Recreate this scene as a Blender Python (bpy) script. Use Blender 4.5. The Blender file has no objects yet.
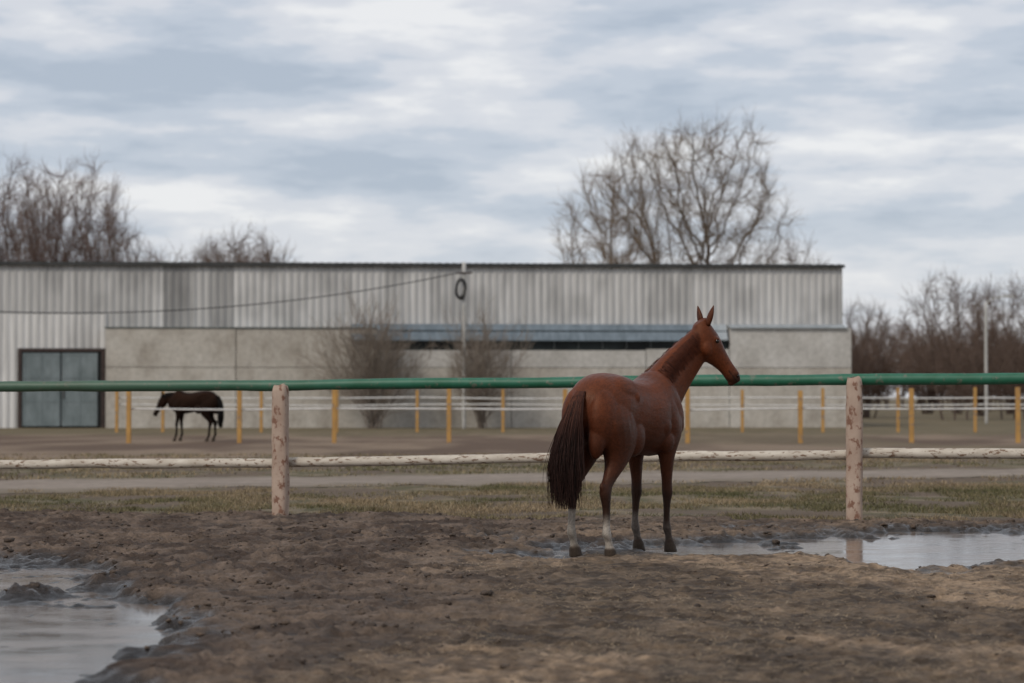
import bpy, bmesh, math, random
import numpy as np
from mathutils import Vector, Matrix
random.seed(3)
S = bpy.context.scene
S.view_settings.view_transform='Standard'
S.view_settings.look='None'
S.view_settings.exposure=0
COL = S.collection

# ---------------------------------------------------------------- helpers
def new_obj(name, me, mat=None, parent=None, loc=None, smooth=False):
    ob = bpy.data.objects.new(name, me); COL.objects.link(ob)
    if mat is not None and me is not None: me.materials.append(mat)
    if parent is not None: ob.parent = parent
    if loc is not None: ob.location = loc
    if smooth and me is not None:
        me.polygons.foreach_set('use_smooth', np.ones(len(me.polygons), dtype=bool)); me.update()
    return ob
def empty(name, loc=(0,0,0), rz=0):
    e = bpy.data.objects.new(name, None); COL.objects.link(e)
    e.location = loc; e.rotation_euler=(0,0,rz); e.empty_display_size=.3
    return e
def mesh_np(name, V, F):
    V=np.asarray(V,dtype=np.float32); F=np.asarray(F,dtype=np.int32)
    me=bpy.data.meshes.new(name)
    k=F.shape[1]; n=len(F)
    me.vertices.add(len(V)); me.vertices.foreach_set('co', V.ravel())
    me.loops.add(n*k); me.loops.foreach_set('vertex_index', F.ravel())
    me.polygons.add(n); me.polygons.foreach_set('loop_start', np.arange(n,dtype=np.int32)*k)
    me.update(calc_edges=True); me.validate()
    return me
def set_col(me, C, name='Col'):
    a=me.color_attributes.new(name,'FLOAT_COLOR','POINT')
    C=np.asarray(C,dtype=np.float32)
    if C.shape[1]==3: C=np.hstack([C,np.ones((len(C),1),dtype=np.float32)])
    a.data.foreach_set('color', C.ravel())
def h2(xi,yi,seed):
    n=(xi.astype(np.int64)*374761393+yi.astype(np.int64)*668265263+seed*974634777)&0xffffffff
    n=((n^(n>>13))*1274126177)&0xffffffff
    n=(n^(n>>16))
    return (n&0xffffff)/float(0xffffff)
def vn(x,y,seed=0):
    x=np.asarray(x,dtype=float); y=np.asarray(y,dtype=float)
    xi=np.floor(x); yi=np.floor(y); fx=x-xi; fy=y-yi
    u=fx*fx*fx*(fx*(fx*6-15)+10); v=fy*fy*fy*(fy*(fy*6-15)+10)
    a=h2(xi,yi,seed);b=h2(xi+1,yi,seed);c=h2(xi,yi+1,seed);d=h2(xi+1,yi+1,seed)
    return (a+(b-a)*u)*(1-v)+(c+(d-c)*u)*v
def fbm(x,y,seed=0,o=4,g=.5):
    s=0;a=1;t=0
    for i in range(o):
        s=s+a*vn(x*2**i+i*17.3,y*2**i-i*9.1,seed+i); t+=a; a*=g
    return s/t
def sst(a,b,x):
    t=np.clip((x-a)/(b-a),0,1); return t*t*(3-2*t)

# ---------------------------------------------------------------- materials
def mat_new(name):
    m=bpy.data.materials.new(name); m.use_nodes=True
    nt=m.node_tree; b=nt.nodes['Principled BSDF']
    return m,nt,b
def N(nt,t,**kw):
    n=nt.nodes.new(t)
    for k,v in kw.items(): setattr(n,k,v)
    return n
def noise_node(nt, scale=5, detail=4, rough=.55, vec=None, mscale=None):
    n=N(nt,'ShaderNodeTexNoise'); n.inputs['Scale'].default_value=scale
    n.inputs['Detail'].default_value=detail; n.inputs['Roughness'].default_value=rough
    tc=N(nt,'ShaderNodeTexCoord'); src=tc.outputs['Object']
    if mscale is not None:
        mp=N(nt,'ShaderNodeMapping'); mp.inputs['Scale'].default_value=mscale
        nt.links.new(src,mp.inputs['Vector']); src=mp.outputs['Vector']
    nt.links.new(src,n.inputs['Vector'])
    return n
def ramp(nt, fac, stops):
    r=N(nt,'ShaderNodeValToRGB'); e=r.color_ramp.elements
    while len(e)<len(stops): e.new(.5)
    for i,(p,c) in enumerate(stops):
        e[i].position=p; e[i].color=(c[0],c[1],c[2],1) if not isinstance(c,float) else (c,c,c,1)
    nt.links.new(fac,r.inputs['Fac']); return r
def mixc(nt,a,b,fac,mode='MIX'):
    m=N(nt,'ShaderNodeMix',data_type='RGBA',blend_type=mode)
    for s,v in ((m.inputs['A'],a),(m.inputs['B'],b),(m.inputs['Factor'],fac)):
        if isinstance(v,(int,float)): s.default_value=v
        elif isinstance(v,tuple): s.default_value=(v[0],v[1],v[2],1)
        else: nt.links.new(v,s)
    return m.outputs['Result']
def bump(nt,b,h,strength=.3,dist=.02):
    n=N(nt,'ShaderNodeBump'); n.inputs['Strength'].default_value=strength; n.inputs['Distance'].default_value=dist
    nt.links.new(h,n.inputs['Height']); nt.links.new(n.outputs['Normal'],b.inputs['Normal'])
def simple(name, c1, c2, scale=4, rough=.7, mscale=None, bs=.2, bd=.01, metal=0, contrast=(.35,.65), detail=5):
    m,nt,b=mat_new(name)
    n=noise_node(nt,scale,detail,.6,mscale=mscale)
    r=ramp(nt,n.outputs['Fac'],[(contrast[0],c1),(contrast[1],c2)])
    nt.links.new(r.outputs['Color'],b.inputs['Base Color'])
    b.inputs['Roughness'].default_value=rough; b.inputs['Metallic'].default_value=metal
    if bs: bump(nt,b,n.outputs['Fac'],bs,bd)
    return m
def attr_mat(name, rough=.8, scale=20, lo=.7, hi=1.0, bs=.3, bd=.01, mscale=None, spec=.3, detail=5):
    m,nt,b=mat_new(name)
    a=N(nt,'ShaderNodeAttribute',attribute_name='Col')
    n=noise_node(nt,scale,detail,.6,mscale=mscale)
    r=ramp(nt,n.outputs['Fac'],[(.3,float(lo)),(.7,float(min(hi,1.0)))])
    c=mixc(nt,a.outputs['Color'],r.outputs['Color'],1.0,'MULTIPLY')
    nt.links.new(c,b.inputs['Base Color'])
    b.inputs['Roughness'].default_value=rough
    b.inputs['Specular IOR Level'].default_value=spec
    if bs: bump(nt,b,n.outputs['Fac'],bs,bd)
    return m,nt,b

# ---------------------------------------------------------------- camera
F=2400.0; CH=1.38; HZ=398.0
def wx(px,d): return (px-512)*d/F
def wz(py,d): return CH+(HZ-py)*d/F
cam=bpy.data.cameras.new('camera'); cam.sensor_width=36; cam.lens=F*36/1024
cam.clip_end=5000; cam.clip_start=.1
co=bpy.data.objects.new('camera',cam); COL.objects.link(co)
co.location=(0,0,CH); co.rotation_euler=(math.radians(90)+math.atan((HZ-341.5)/F),0,0)
cam.dof.use_dof=True; cam.dof.focus_distance=20.9; cam.dof.aperture_fstop=2.3
S.camera=co

# ---------------------------------------------------------------- sky + sun
w=bpy.data.worlds.new('World'); S.world=w; w.use_nodes=True
nt=w.node_tree; nt.nodes.clear()
out=N(nt,'ShaderNodeOutputWorld')
sky=N(nt,'ShaderNodeTexSky',sky_type='NISHITA'); sky.sun_disc=False
sky.sun_elevation=math.radians(42); sky.sun_rotation=math.radians(215)
bg1=N(nt,'ShaderNodeBackground'); bg1.inputs['Strength'].default_value=.1
nt.links.new(sky.outputs['Color'],bg1.inputs['Color'])
tc=N(nt,'ShaderNodeTexCoord')
def wn(sc,detail,rough,loc=(0,0,0),dist=0):
    mp=N(nt,'ShaderNodeMapping'); mp.inputs['Scale'].default_value=sc; mp.inputs['Location'].default_value=loc
    nt.links.new(tc.outputs['Generated'],mp.inputs['Vector'])
    n=N(nt,'ShaderNodeTexNoise'); n.inputs['Scale'].default_value=1; n.inputs['Detail'].default_value=detail
    n.inputs['Roughness'].default_value=rough; n.inputs['Distortion'].default_value=dist
    nt.links.new(mp.outputs['Vector'],n.inputs['Vector']); return n
n1=wn((11,11,50),9,.56,(2.9,1.4,.9),.0)
n2=wn((2.6,2.6,20),3,.5,(5.3,0.4,2.2),.0)
mm=N(nt,'ShaderNodeMath',operation='MULTIPLY_ADD'); mm.inputs[1].default_value=.60
nt.links.new(n1.outputs['Fac'],mm.inputs[0])
m2=N(nt,'ShaderNodeMath',operation='MULTIPLY'); m2.inputs[1].default_value=.4
nt.links.new(n2.outputs['Fac'],m2.inputs[0]); nt.links.new(m2.outputs[0],mm.inputs[2])
cr=ramp(nt,mm.outputs[0],[(.40,(.44,.50,.59)),(.47,(.54,.59,.67)),(.53,(.68,.70,.75)),(.60,(.85,.85,.86))])
cr.color_ramp.interpolation='EASE'
sp=N(nt,'ShaderNodeSeparateXYZ'); nt.links.new(tc.outputs['Generated'],sp.inputs[0])
mr=N(nt,'ShaderNodeMapRange'); mr.inputs['From Min'].default_value=.0; mr.inputs['From Max'].default_value=.08
mr.inputs['To Min'].default_value=.7; mr.inputs['To Max'].default_value=0; nt.links.new(sp.outputs['Z'],mr.inputs['Value'])
cc=mixc(nt,cr.outputs['Color'],(.78,.78,.80),mr.outputs['Result'])
bg2=N(nt,'ShaderNodeBackground'); bg2.inputs['Strength'].default_value=1.03; nt.links.new(cc,bg2.inputs['Color'])
ms=N(nt,'ShaderNodeMixShader'); ms.inputs[0].default_value=.90
nt.links.new(bg1.outputs[0],ms.inputs[1]); nt.links.new(bg2.outputs[0],ms.inputs[2]); nt.links.new(ms.outputs[0],out.inputs['Surface'])
sl=bpy.data.lights.new('sun','SUN'); sl.energy=1.5; sl.angle=math.radians(12); sl.color=(1,.91,.78)
so=bpy.data.objects.new('sun',sl); COL.objects.link(so)
so.rotation_euler=(math.radians(48),0,math.radians(-35)); so.location=(-20,-20,30)

# ---------------------------------------------------------------- ground
HX,HY=wx(628,21.1),21.1   # horse centre
def puddle_mask(x,y):
    nn=fbm(x*.9,y*.6,31,5,.66)-.5
    r=np.sqrt(((x-4.6)/3.6)**2+((y-22.0)/2.7)**2)
    p1=sst(1.2,.45,r+nn*1.9)
    edge=-1.95-(y-11.6)*.15
    q=(x-edge)+nn*2.4
    p2=sst(.35,-.8,q)*sst(21.0,18.6,y+nn*2)
    return np.clip(np.maximum(p1,p2),0,1)
def mud_mask(x,y):
    e=26.9-.17*x+(fbm(x*.5,y*.5,5,4)-.5)*2.6
    return sst(.35,-.35,y-e)
def rough_mask(x,y):
    n=(fbm(x*.35,y*.3,77,3)-.5)*2.6
    a=sst(1.6,-1.2,x+ (y-18)*-.18+n)
    b=sst(20.5,22.5,y+n)
    return np.clip(np.maximum(a,b*.75),0.18,1)
def hoofs(x,y,cell=.25,thr=.30):
    cx=np.floor(x/cell);cy=np.floor(y/cell); res=np.zeros_like(x)
    for i in (-1,0,1):
        for j in (-1,0,1):
            a=cx+i;b_=cy+j
            px=(a+.15+.7*h2(a,b_,201))*cell; py=(b_+.15+.7*h2(a,b_,202))*cell
            on=h2(a,b_,203)>thr
            rr=.048+.026*h2(a,b_,204); th=h2(a,b_,205)*6.283
            dx=x-px;dy=y-py; u=dx*np.cos(th)+dy*np.sin(th); v=-dx*np.sin(th)+dy*np.cos(th)
            d=np.sqrt((u/1.25)**2+v*v)/rr
            res+=on*(-.036*np.exp(-d**4)+.014*np.exp(-((d-1.4)/.34)**2))*(.5+.8*h2(a,b_,206))
    return res
def gh(x,y):
    x=np.asarray(x,float); y=np.asarray(y,float)
    m=mud_mask(x,y); r=rough_mask(x,y); p=puddle_mask(x,y)
    wxx=x+(vn(x*2.5,y*2.5,9)-.5)*.35; wyy=y+(vn(x*2.5,y*2.5,10)-.5)*.35
    b1=fbm(wxx*1.6,wyy*1.3,1,2)
    b2=1-np.abs(vn(wxx*4.2,wyy*3.6,2)-.5)*2.6
    b3=1-np.abs(vn(wxx*9.5,wyy*8.5,3)-.5)*2.6
    b4=vn(x*19,y*17,13); b5=vn(wxx*13,wyy*12,14)
    clod=sst(.64,.74,vn(wxx*8.5,wyy*8.0,21))*.026
    amp=.55+.7*fbm(x*.6,y*.5,22,2)
    hf=hoofs(wxx,wyy)
    lum=(b1*.030+(np.clip(b2,0,1)*.014+np.clip(b3,0,1)*.020+b4*.018+b5*.022+clod+hf*1.1)*amp)+.018
    fine=b4*.013+np.clip(b3,0,1)*.011+b5*.013+fbm(x*3,y*3,4,2)*.014+clod*.3+hf*.40+.012
    hmud=np.maximum(lum*r+fine*(1-r),.002)
    near=np.exp(-(((x-HX)/1.0)**2+((y-HY)/1.0)**2)); hmud=hmud*(1-.5*near)
    near2=sst(.0,.75,p)
    g=fbm(x*1.2,y*1.2,6,3)*.05+fbm(x*6,y*6,7,2)*.015
    far=sst(60,45,y)*sst(14,9,np.abs(x))
    h=hmud*m*(1-.72*near2)+g*(1-m)*(.3+.7*far)-.033*sst(.1,.9,p)*m
    return h
xs=list(np.arange(-6.2,6.2,.022)); s=.03; v=xs[-1]; pos=[]
while v<2500: s*=1.07; v+=s; pos.append(v)
xs=np.array([-p for p in reversed(pos)]+xs+pos)
ys=list(np.arange(10.4,28.2,.026)); v=ys[-1]; s=.03; up=[]
while v<60: s=min(s*1.03,.16); v+=s; up.append(v)
while v<3500: s*=1.09; v+=s; up.append(v)
v=ys[0]; s=.03; dn=[]
while v>-400: s*=1.15; v-=s; dn.append(v)
ys=np.array(list(reversed(dn))+ys+up)
X,Y=np.meshgrid(xs,ys); nx,ny=len(xs),len(ys)
Z=gh(X,Y)
V=np.stack([X.ravel(),Y.ravel(),Z.ravel()],1)
i=np.arange(ny-1)[:,None]*nx+np.arange(nx-1)[None,:]
Fq=np.stack([i,i+1,i+1+nx,i+nx],-1).reshape(-1,4)
me=mesh_np('ground',V,Fq)
x=V[:,0];y=V[:,1];z=V[:,2]
def C3(*c): return np.array(c)[None,:]
m=mud_mask(x,y)[:,None]; r=rough_mask(x,y)[:,None]; p=puddle_mask(x,y)[:,None]
f1=fbm(x*.8,y*.5,41,4)[:,None]; f2=fbm(x*3,y*2.2,42,4)[:,None]; f3=fbm(x*12,y*12,43,3)[:,None]
t2=sst(.3,.7,f2)
mudc=C3(.062,.043,.033)*(1-t2)+C3(.140,.101,.076)*t2
t3=sst(.35,.65,f2*.5+f3*.5)
dry=C3(.125,.087,.058)*(1-t3)+C3(.285,.202,.132)*t3
dk=sst(.48,.62,f1)
dry=dry*(1-dk*.55)
mc=dry*(1-r)+mudc*r
mc=mc*(.45+.95*sst(.0,.085,z+.030*(1-r[:,0]))[:,None])*(.70+.60*f3)  # low spots darkened: shade between the mud lumps painted into the colour
pwet=sst(.0,.35,p)
mc=mc*(1-.5*pwet)
gr=C3(.125,.108,.054)*(1-sst(.35,.65,f2))+C3(.255,.200,.130)*sst(.35,.65,f2)
bare=sst(.42,.58,f1)*.9
gr=gr*(1-bare)+C3(.165,.118,.084)*bare
fy=y+(f1[:,0]-.5)*14
far_d=sst(49,56,fy)[:,None]
g6=fbm(x*.35,y*.12,46,4)[:,None]
dirt=C3(.150,.096,.064)*(1-sst(.35,.65,g6))+C3(.290,.210,.145)*sst(.35,.65,g6)
fg=C3(.14,.115,.06)*(1-f2)+C3(.235,.18,.11)*f2
kk=np.maximum(sst(84,94,fy),.6*sst(.48,.60,fbm(x*.12,y*.05,45,4)))[:,None]
far_c=dirt*(1-kk)+fg*kk
gc=gr*(1-far_d)+far_c*far_d
c=mc*m+gc*(1-m)
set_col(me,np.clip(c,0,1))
wet=np.clip(sst(.0,.45,p)[:,0]*m[:,0]+1.0*m[:,0]*r[:,0]*sst(.070,.02,z)*sst(.33,.50,f1[:,0]+.1),0,1)
wa=me.attributes.new('wet','FLOAT','POINT'); wa.data.foreach_set('value',wet.astype(np.float32))
gm,nt,b=attr_mat('ground_soil',rough=.9,scale=30,lo=.5,hi=1.0,bs=1.0,bd=.025,detail=9)
at=N(nt,'ShaderNodeAttribute',attribute_name='wet')
mr=N(nt,'ShaderNodeMapRange'); mr.inputs['To Min'].default_value=.92; mr.inputs['To Max'].default_value=.20
nt.links.new(at.outputs['Fac'],mr.inputs['Value']); nt.links.new(mr.outputs['Result'],b.inputs['Roughness'])
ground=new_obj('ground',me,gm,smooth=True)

# dirt path sheet
px_=np.arange(-60,80,.25); rows=np.linspace(-1,1,15)
cen=40.0+px_*.40; 
PX=np.repeat(px_[:,None],15,1); hw=2.6+ (fbm(px_*.4,px_*0,51,3)-.5)*1.6
PY=cen[:,None]+rows[None,:]*(hw[:,None]+ (vn(PX*1.5,rows[None,:]*3,52)-.5)*1.2)
PY=np.sort(PY,axis=1)
PZ=gh(PX,PY)+.006
PZ=np.maximum(PZ,0.006)+.012*(1-rows[None,:]**2)
Vp=np.stack([PX.ravel(),PY.ravel(),PZ.ravel()],1); n_=len(px_)
i=np.arange(n_-1)[:,None]*15+np.arange(14)[None,:]
me=mesh_np('dirt_path',Vp,np.stack([i,i+15,i+16,i+1],-1).reshape(-1,4))
pf=fbm(Vp[:,0]*.8,Vp[:,1]*3,53,4)[:,None]
ed=np.abs(np.tile(rows,n_))[:,None]
pc=C3(.20,.158,.125)*(1-pf)+C3(.35,.29,.24)*pf
pc=pc*(1-sst(.4,1,ed)*.8)+C3(.17,.133,.088)*sst(.4,1,ed)*.8
set_col(me,pc)
pm,_,_=attr_mat('path_dirt',rough=.95,scale=6,lo=.7,bs=.4)
new_obj('dirt_path',me,pm,smooth=True)

# puddles
pm_,nt,b=mat_new('muddy_water')
b.inputs['Base Color'].default_value=(.13,.095,.07,1); b.inputs['Roughness'].default_value=.10; b.inputs['IOR'].default_value=1.33
n=noise_node(nt,1.5,5,.6,mscale=(1,1.6,1))
r=ramp(nt,n.outputs['Fac'],[(.38,(.09,.066,.05)),(.62,(.17,.128,.10))]); nt.links.new(r.outputs['Color'],b.inputs['Base Color'])
mr=N(nt,'ShaderNodeMapRange'); mr.inputs['From Min'].default_value=.35; mr.inputs['From Max'].default_value=.7
mr.inputs['To Min'].default_value=.05; mr.inputs['To Max'].default_value=.22; nt.links.new(n.outputs['Fac'],mr.inputs['Value']); nt.links.new(mr.outputs['Result'],b.inputs['Roughness'])
b.inputs['Specular Tint'].default_value=(.90,.85,.80,1)
n=noise_node(nt,4,4,.6,mscale=(1,2.5,1)); bump(nt,b,n.outputs['Fac'],.05,.02)
def puddle(name,cx,cy,rx,ry):
    bm=bmesh.new(); vs=[]
    for k in range(64):
        a=k/64*2*math.pi; q=1+.05*math.sin(3*a)
        vs.append(bm.verts.new((cx+rx*q*math.cos(a),cy+ry*q*math.sin(a),-.003)))
    bm.faces.new(vs); me=bpy.data.meshes.new(name); bm.to_mesh(me); bm.free()
    new_obj(name,me,pm_)
puddle('puddle',4.6,22.2,5.0,3.7)
puddle('puddle.001',-4.6,14.0,3.6,8.0)

# grass blades
rng=np.random.default_rng(5)
def blades(name,n,xr,yr,hr,wd,thr):
    x=rng.uniform(*xr,n); y=rng.uniform(yr[0]**.5,yr[1]**.5,n)**2
    dens=fbm(x*1.1,y*.8,61,4)
    keep=(dens+rng.normal(0,.045,n)>thr)&(mud_mask(x,y)<.6)&(np.abs(y-(40+.4*x))>1.9+rng.uniform(0,.8,n))
    x=x[keep];y=y[keep];n=len(x); dens=dens[keep]
    z=gh(x,y)-.004
    h=rng.uniform(*hr,n)*(.5+dens*1.0); a=rng.uniform(0,2*math.pi,n); wv=wd*rng.uniform(.6,1.4,n)
    lean=rng.normal(0,.6,(n,2))*h[:,None]
    A=np.stack([x-np.cos(a)*wv,y-np.sin(a)*wv,z],1);B=np.stack([x+np.cos(a)*wv,y+np.sin(a)*wv,z],1)
    Cc=np.stack([x+lean[:,0],y+lean[:,1],z+h],1)
    V=np.stack([A,B,Cc],1).reshape(-1,3)
    me=mesh_np(name,V,np.arange(3*n).reshape(-1,3))
    t=np.clip(rng.normal(.68,.26,n)+(fbm(x*.45,y*.45,62,4)-.5)*2.6,0,1)[:,None]
    c=(C3(.120,.115,.048)*(1-t)+C3(.34,.255,.155)*t)*rng.uniform(.55,1.2,(n,1))
    set_col(me,np.repeat(c,3,0)); return me
gmat,_,_=attr_mat('grass_blades',rough=.8,scale=3,lo=.85,bs=0)
new_obj('grass',blades('grass',210000,(-9,9),(24,37.5),(.02,.060),.0055,.47),gmat)
new_obj('grass.001',blades('grass',60000,(-16,16),(38,58),(.03,.07),.012,.48),gmat)

# straw litter and clods of mud
def straw(n):
    x=rng.uniform(-2.5,6,n); y=rng.uniform(11,21,n)
    k=(rough_mask(x,y)<.6)&(puddle_mask(x,y)<.1)&(fbm(x*1.1,y*1.1,66,3)+rng.normal(0,.08,n)>.47); x=x[k];y=y[k]; n=len(x)
    z=gh(x,y)+.004; a=rng.uniform(0,2*math.pi,n); L=rng.uniform(.006,.035,n); wd=.0018
    dx,dy=np.cos(a)*L,np.sin(a)*L; ex,ey=-np.sin(a)*wd,np.cos(a)*wd
    dz=rng.uniform(-.3,.5,n)*L
    V=np.stack([np.stack([x-dx-ex,y-dy-ey,z],1),np.stack([x-dx+ex,y-dy+ey,z],1),
                np.stack([x+dx+ex,y+dy+ey,z+np.abs(dz)],1),np.stack([x+dx-ex,y+dy-ey,z+np.abs(dz)],1)],1).reshape(-1,3)
    me=mesh_np('straw',V,np.arange(4*n).reshape(-1,4))
    c=C3(.38,.28,.175)*rng.uniform(.4,1.15,(n,1)); set_col(me,np.repeat(c,4,0)); return me
new_obj('straw_litter',straw(60000),gmat)
def clods(n):
    bm=bmesh.new(); bmesh.ops.create_icosphere(bm,subdivisions=2,radius=1)
    bv=np.array([v.co[:] for v in bm.verts]); bf=np.array([[v.index for v in f.verts] for f in bm.faces]); bm.free()
    x=rng.uniform(-6,6,n); y=rng.uniform(10.5,28,n)
    rm=rough_mask(x,y)
    pr=rm*mud_mask(x,y)*(1-puddle_mask(x,y))+.18
    cl=sst(.38,.6,fbm(x*1.5,y*1.5,71,3))
    k=(rng.uniform(0,1,n)<pr*cl)&(puddle_mask(x,y)<.4)&(mud_mask(x,y)>.4); x=x[k];y=y[k];n=len(x); rm=rm[k]
    z=gh(x,y); s=np.minimum(.008*np.exp(rng.normal(.15,.55,n)),.034)*(.6+.4*rm)
    sc=np.stack([s*rng.uniform(.8,1.6,n),s*rng.uniform(.8,1.6,n),s*rng.uniform(.45,.9,n)],1)
    V=bv[None]*sc[:,None,:]
    off=np.arange(n)[:,None]*7.7
    dsp=1+1.3*(vn(bv[None,:,0]*1.9+off,bv[None,:,1]*1.9+bv[None,:,2]*1.5+off,72)-.5)
    V=V*dsp[:,:,None]
    a=rng.uniform(0,6.28,n); ca,sa=np.cos(a)[:,None],np.sin(a)[:,None]
    V=np.stack([V[:,:,0]*ca-V[:,:,1]*sa,V[:,:,0]*sa+V[:,:,1]*ca,V[:,:,2]],2)
    V=V+np.stack([x,y,z-s*.05],1)[:,None,:]
    Fc=bf[None]+(np.arange(n)*len(bv))[:,None,None]
    me=mesh_np('mud_clods',V.reshape(-1,3),Fc.reshape(-1,3))
    c=C3(.110,.078,.058)*rng.uniform(.5,1.5,(n,1)); set_col(me,np.repeat(c,len(bv),0)); return me
cm,_,_=attr_mat('mud_clod_soil',rough=.7,scale=70,lo=.5,bs=.8,bd=.012)
new_obj('mud_clods',clods(24000),cm,smooth=False)

# ---------------------------------------------------------------- box helper
def box(name,x0,x1,y0,y1,z0,z1,mat,parent=None,bev=0):
    bm=bmesh.new(); bmesh.ops.create_cube(bm,size=1)
    for v in bm.verts:
        v.co=Vector((x0+(v.co.x+.5)*(x1-x0),y0+(v.co.y+.5)*(y1-y0),z0+(v.co.z+.5)*(z1-z0)))
    if bev: bmesh.ops.bevel(bm,geom=bm.edges[:],offset=bev,segments=2,affect='EDGES')
    me=bpy.data.meshes.new(name); bm.to_mesh(me); bm.free()
    return new_obj(name,me,mat,parent)
def tube_batch(P,R,k):
    n,s,_=P.shape
    T=P[:,-1]-P[:,0]; T/=np.linalg.norm(T,axis=1)[:,None]+1e-9
    ref=np.where(np.abs(T[:,2:3])>.9,np.array([[1.,0,0]]),np.array([[0,0,1.]]))
    U=np.cross(T,ref); U/=np.linalg.norm(U,axis=1)[:,None]+1e-9
    W=np.cross(T,U)
    a=np.arange(k)/k*2*math.pi
    ring=U[:,None,None,:]*np.cos(a)[None,None,:,None]+W[:,None,None,:]*np.sin(a)[None,None,:,None]
    V=P[:,:,None,:]+ring*R[:,:,None,None]
    base=(np.arange(n)*s*k)[:,None,None]
    i=(np.arange(s-1)*k)[None,:,None]; j=np.arange(k)[None,None,:]; j2=(j+1)%k
    Fq=np.stack([base+i+j,base+i+j2,base+i+k+j2,base+i+k+j],-1).reshape(-1,4)
    return V.reshape(-1,3),Fq
def rail(name,pts,r,mat,parent,k=14,jit=.006,sub=.12):
    pts=np.array(pts,float); seg=[]
    for a,b_ in zip(pts[:-1],pts[1:]):
        n=max(2,int(np.linalg.norm(b_-a)/sub)); seg+= [a+(b_-a)*t for t in np.arange(n)/n]
    seg.append(pts[-1]); P=np.array(seg); t=np.arange(len(P))*sub
    sd=random.randint(0,999)
    P[:,2]+=(fbm(t*.7,t*0,sd,3)-.5)*jit*4; P[:,1]+=(fbm(t*.6,t*0,sd+9,3)-.5)*jit*4
    R=r*(1+(fbm(t*2,t*0,sd+5,3)-.5)*.18)
    V,Fq=tube_batch(P[None],R[None],k)
    n=len(V); V=np.vstack([V,P[:1],P[-1:]])
    me=mesh_np(name,V,Fq)
    bm=bmesh.new(); bm.from_mesh(me); bm.verts.ensure_lookup_table()
    for j in range(k):
        bm.faces.new([bm.verts[n],bm.verts[(j+1)%k],bm.verts[j]])
        bm.faces.new([bm.verts[n+1],bm.verts[n-k+j],bm.verts[n-k+(j+1)%k]])
    bmesh.ops.recalc_face_normals(bm,faces=bm.faces[:])
    bm.to_mesh(me); bm.free()
    return new_obj(name,me,mat,parent,smooth=True)

# ---------------------------------------------------------------- front fence
def peeling(name,c1,c2,c3,scale,thr,rough=.6,mscale=None):
    m,nt,b=mat_new(name)
    n=noise_node(nt,scale,8,.65,mscale=mscale); n2=noise_node(nt,scale*.35,5,.6,mscale=mscale)
    r1=ramp(nt,n2.outputs['Fac'],[(.35,c1),(.65,c2)])
    r2=ramp(nt,n.outputs['Fac'],[(thr,0.0),(thr+.05,1.0)])
    c=mixc(nt,r1.outputs['Color'],c3,r2.outputs['Color'])
    nt.links.new(c,b.inputs['Base Color']); b.inputs['Roughness'].default_value=rough
    bump(nt,b,n.outputs['Fac'],.4,.006); return m
m_green=peeling('green_paint',(.010,.100,.050),(.022,.135,.080),(.10,.13,.09),11,.58,.5,(1,1,1))
nt=m_green.node_tree; b=nt.nodes['Principled BSDF']; src=b.inputs['Base Color'].links[0].from_socket
tcn=N(nt,'ShaderNodeTexCoord'); sx=N(nt,'ShaderNodeSeparateXYZ'); nt.links.new(tcn.outputs['Object'],sx.inputs[0])
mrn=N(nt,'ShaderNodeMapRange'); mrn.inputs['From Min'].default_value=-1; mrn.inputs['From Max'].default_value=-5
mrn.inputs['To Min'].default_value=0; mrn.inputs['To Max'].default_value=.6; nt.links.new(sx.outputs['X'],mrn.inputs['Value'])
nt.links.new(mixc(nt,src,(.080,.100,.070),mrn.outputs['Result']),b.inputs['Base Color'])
m_white=peeling('weathered_white_paint',(.60,.54,.46),(.44,.38,.31),(.18,.11,.07),10,.55,.7,(1,3,3))
m_post=peeling('peeling_post_paint',(.45,.34,.27),(.33,.23,.175),(.20,.10,.065),14,.54,.8,(1,1,.6))
fence=empty('paddock_fence')
PL=[(-15.2,29.5,1.50),(-8.91,28.3,1.50),(-2.61,27.1,1.52),(3.69,25.9,1.595),(9.99,24.7,1.62),(16.3,23.5,1.62)]
def post(name,x,y,ztop,hw,mat,parent,rz):
    bm=bmesh.new(); nzs=30
    rings=[]
    K=20
    for i in range(nzs+1):
        z=-.3+(ztop+.3)*i/nzs; ring=[]
        for k in range(K):
            a=k/K*2*math.pi; ca,sa=math.cos(a),math.sin(a)
            q=(abs(ca)**4+abs(sa)**4)**(-1/4)
            rr=hw*q*(1+.12*(float(vn(a*1.5+x,z*3,81))-.5)+ .16*(float(vn(z*2+x,z*0,82))-.5)+.10*(float(vn(a*4+x,z*11,83))-.5))
            if i==nzs: rr*=.88
            ring.append(bm.verts.new((rr*ca,rr*sa,z+(.014*math.sin(a*2+x)+.01*math.sin(a*5) if i>=nzs-1 else 0))))
        rings.append(ring)
    for i in range(nzs):
        for k in range(K):
            bm.faces.new([rings[i][k],rings[i][(k+1)%K],rings[i+1][(k+1)%K],rings[i+1][k]])
    bm.faces.new(rings[-1])
    me=bpy.data.meshes.new(name); bm.to_mesh(me); bm.free()
    ob=new_obj(name,me,mat,parent,(x,y,0),smooth=True); ob.rotation_euler=(0.0,random.uniform(-.008,.008),rz)
    return ob
rz=math.atan2(-1.2,6.3)
for i,(x_,y_,zt) in enumerate(PL):
    post('post_%d'%(i+1),x_,y_,zt,.088,m_post,fence,rz)
nx_,ny_=.19,.98
off=.15
gz=[1.49,1.50,1.53,1.585,1.60,1.60]; wzz=[.57,.58,.645,.776,.82,.84]
rail('top_rail',[(p[0]+nx_*off,p[1]+ny_*off,z_) for p,z_ in zip(PL,gz)],.062,m_green,fence)
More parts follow.
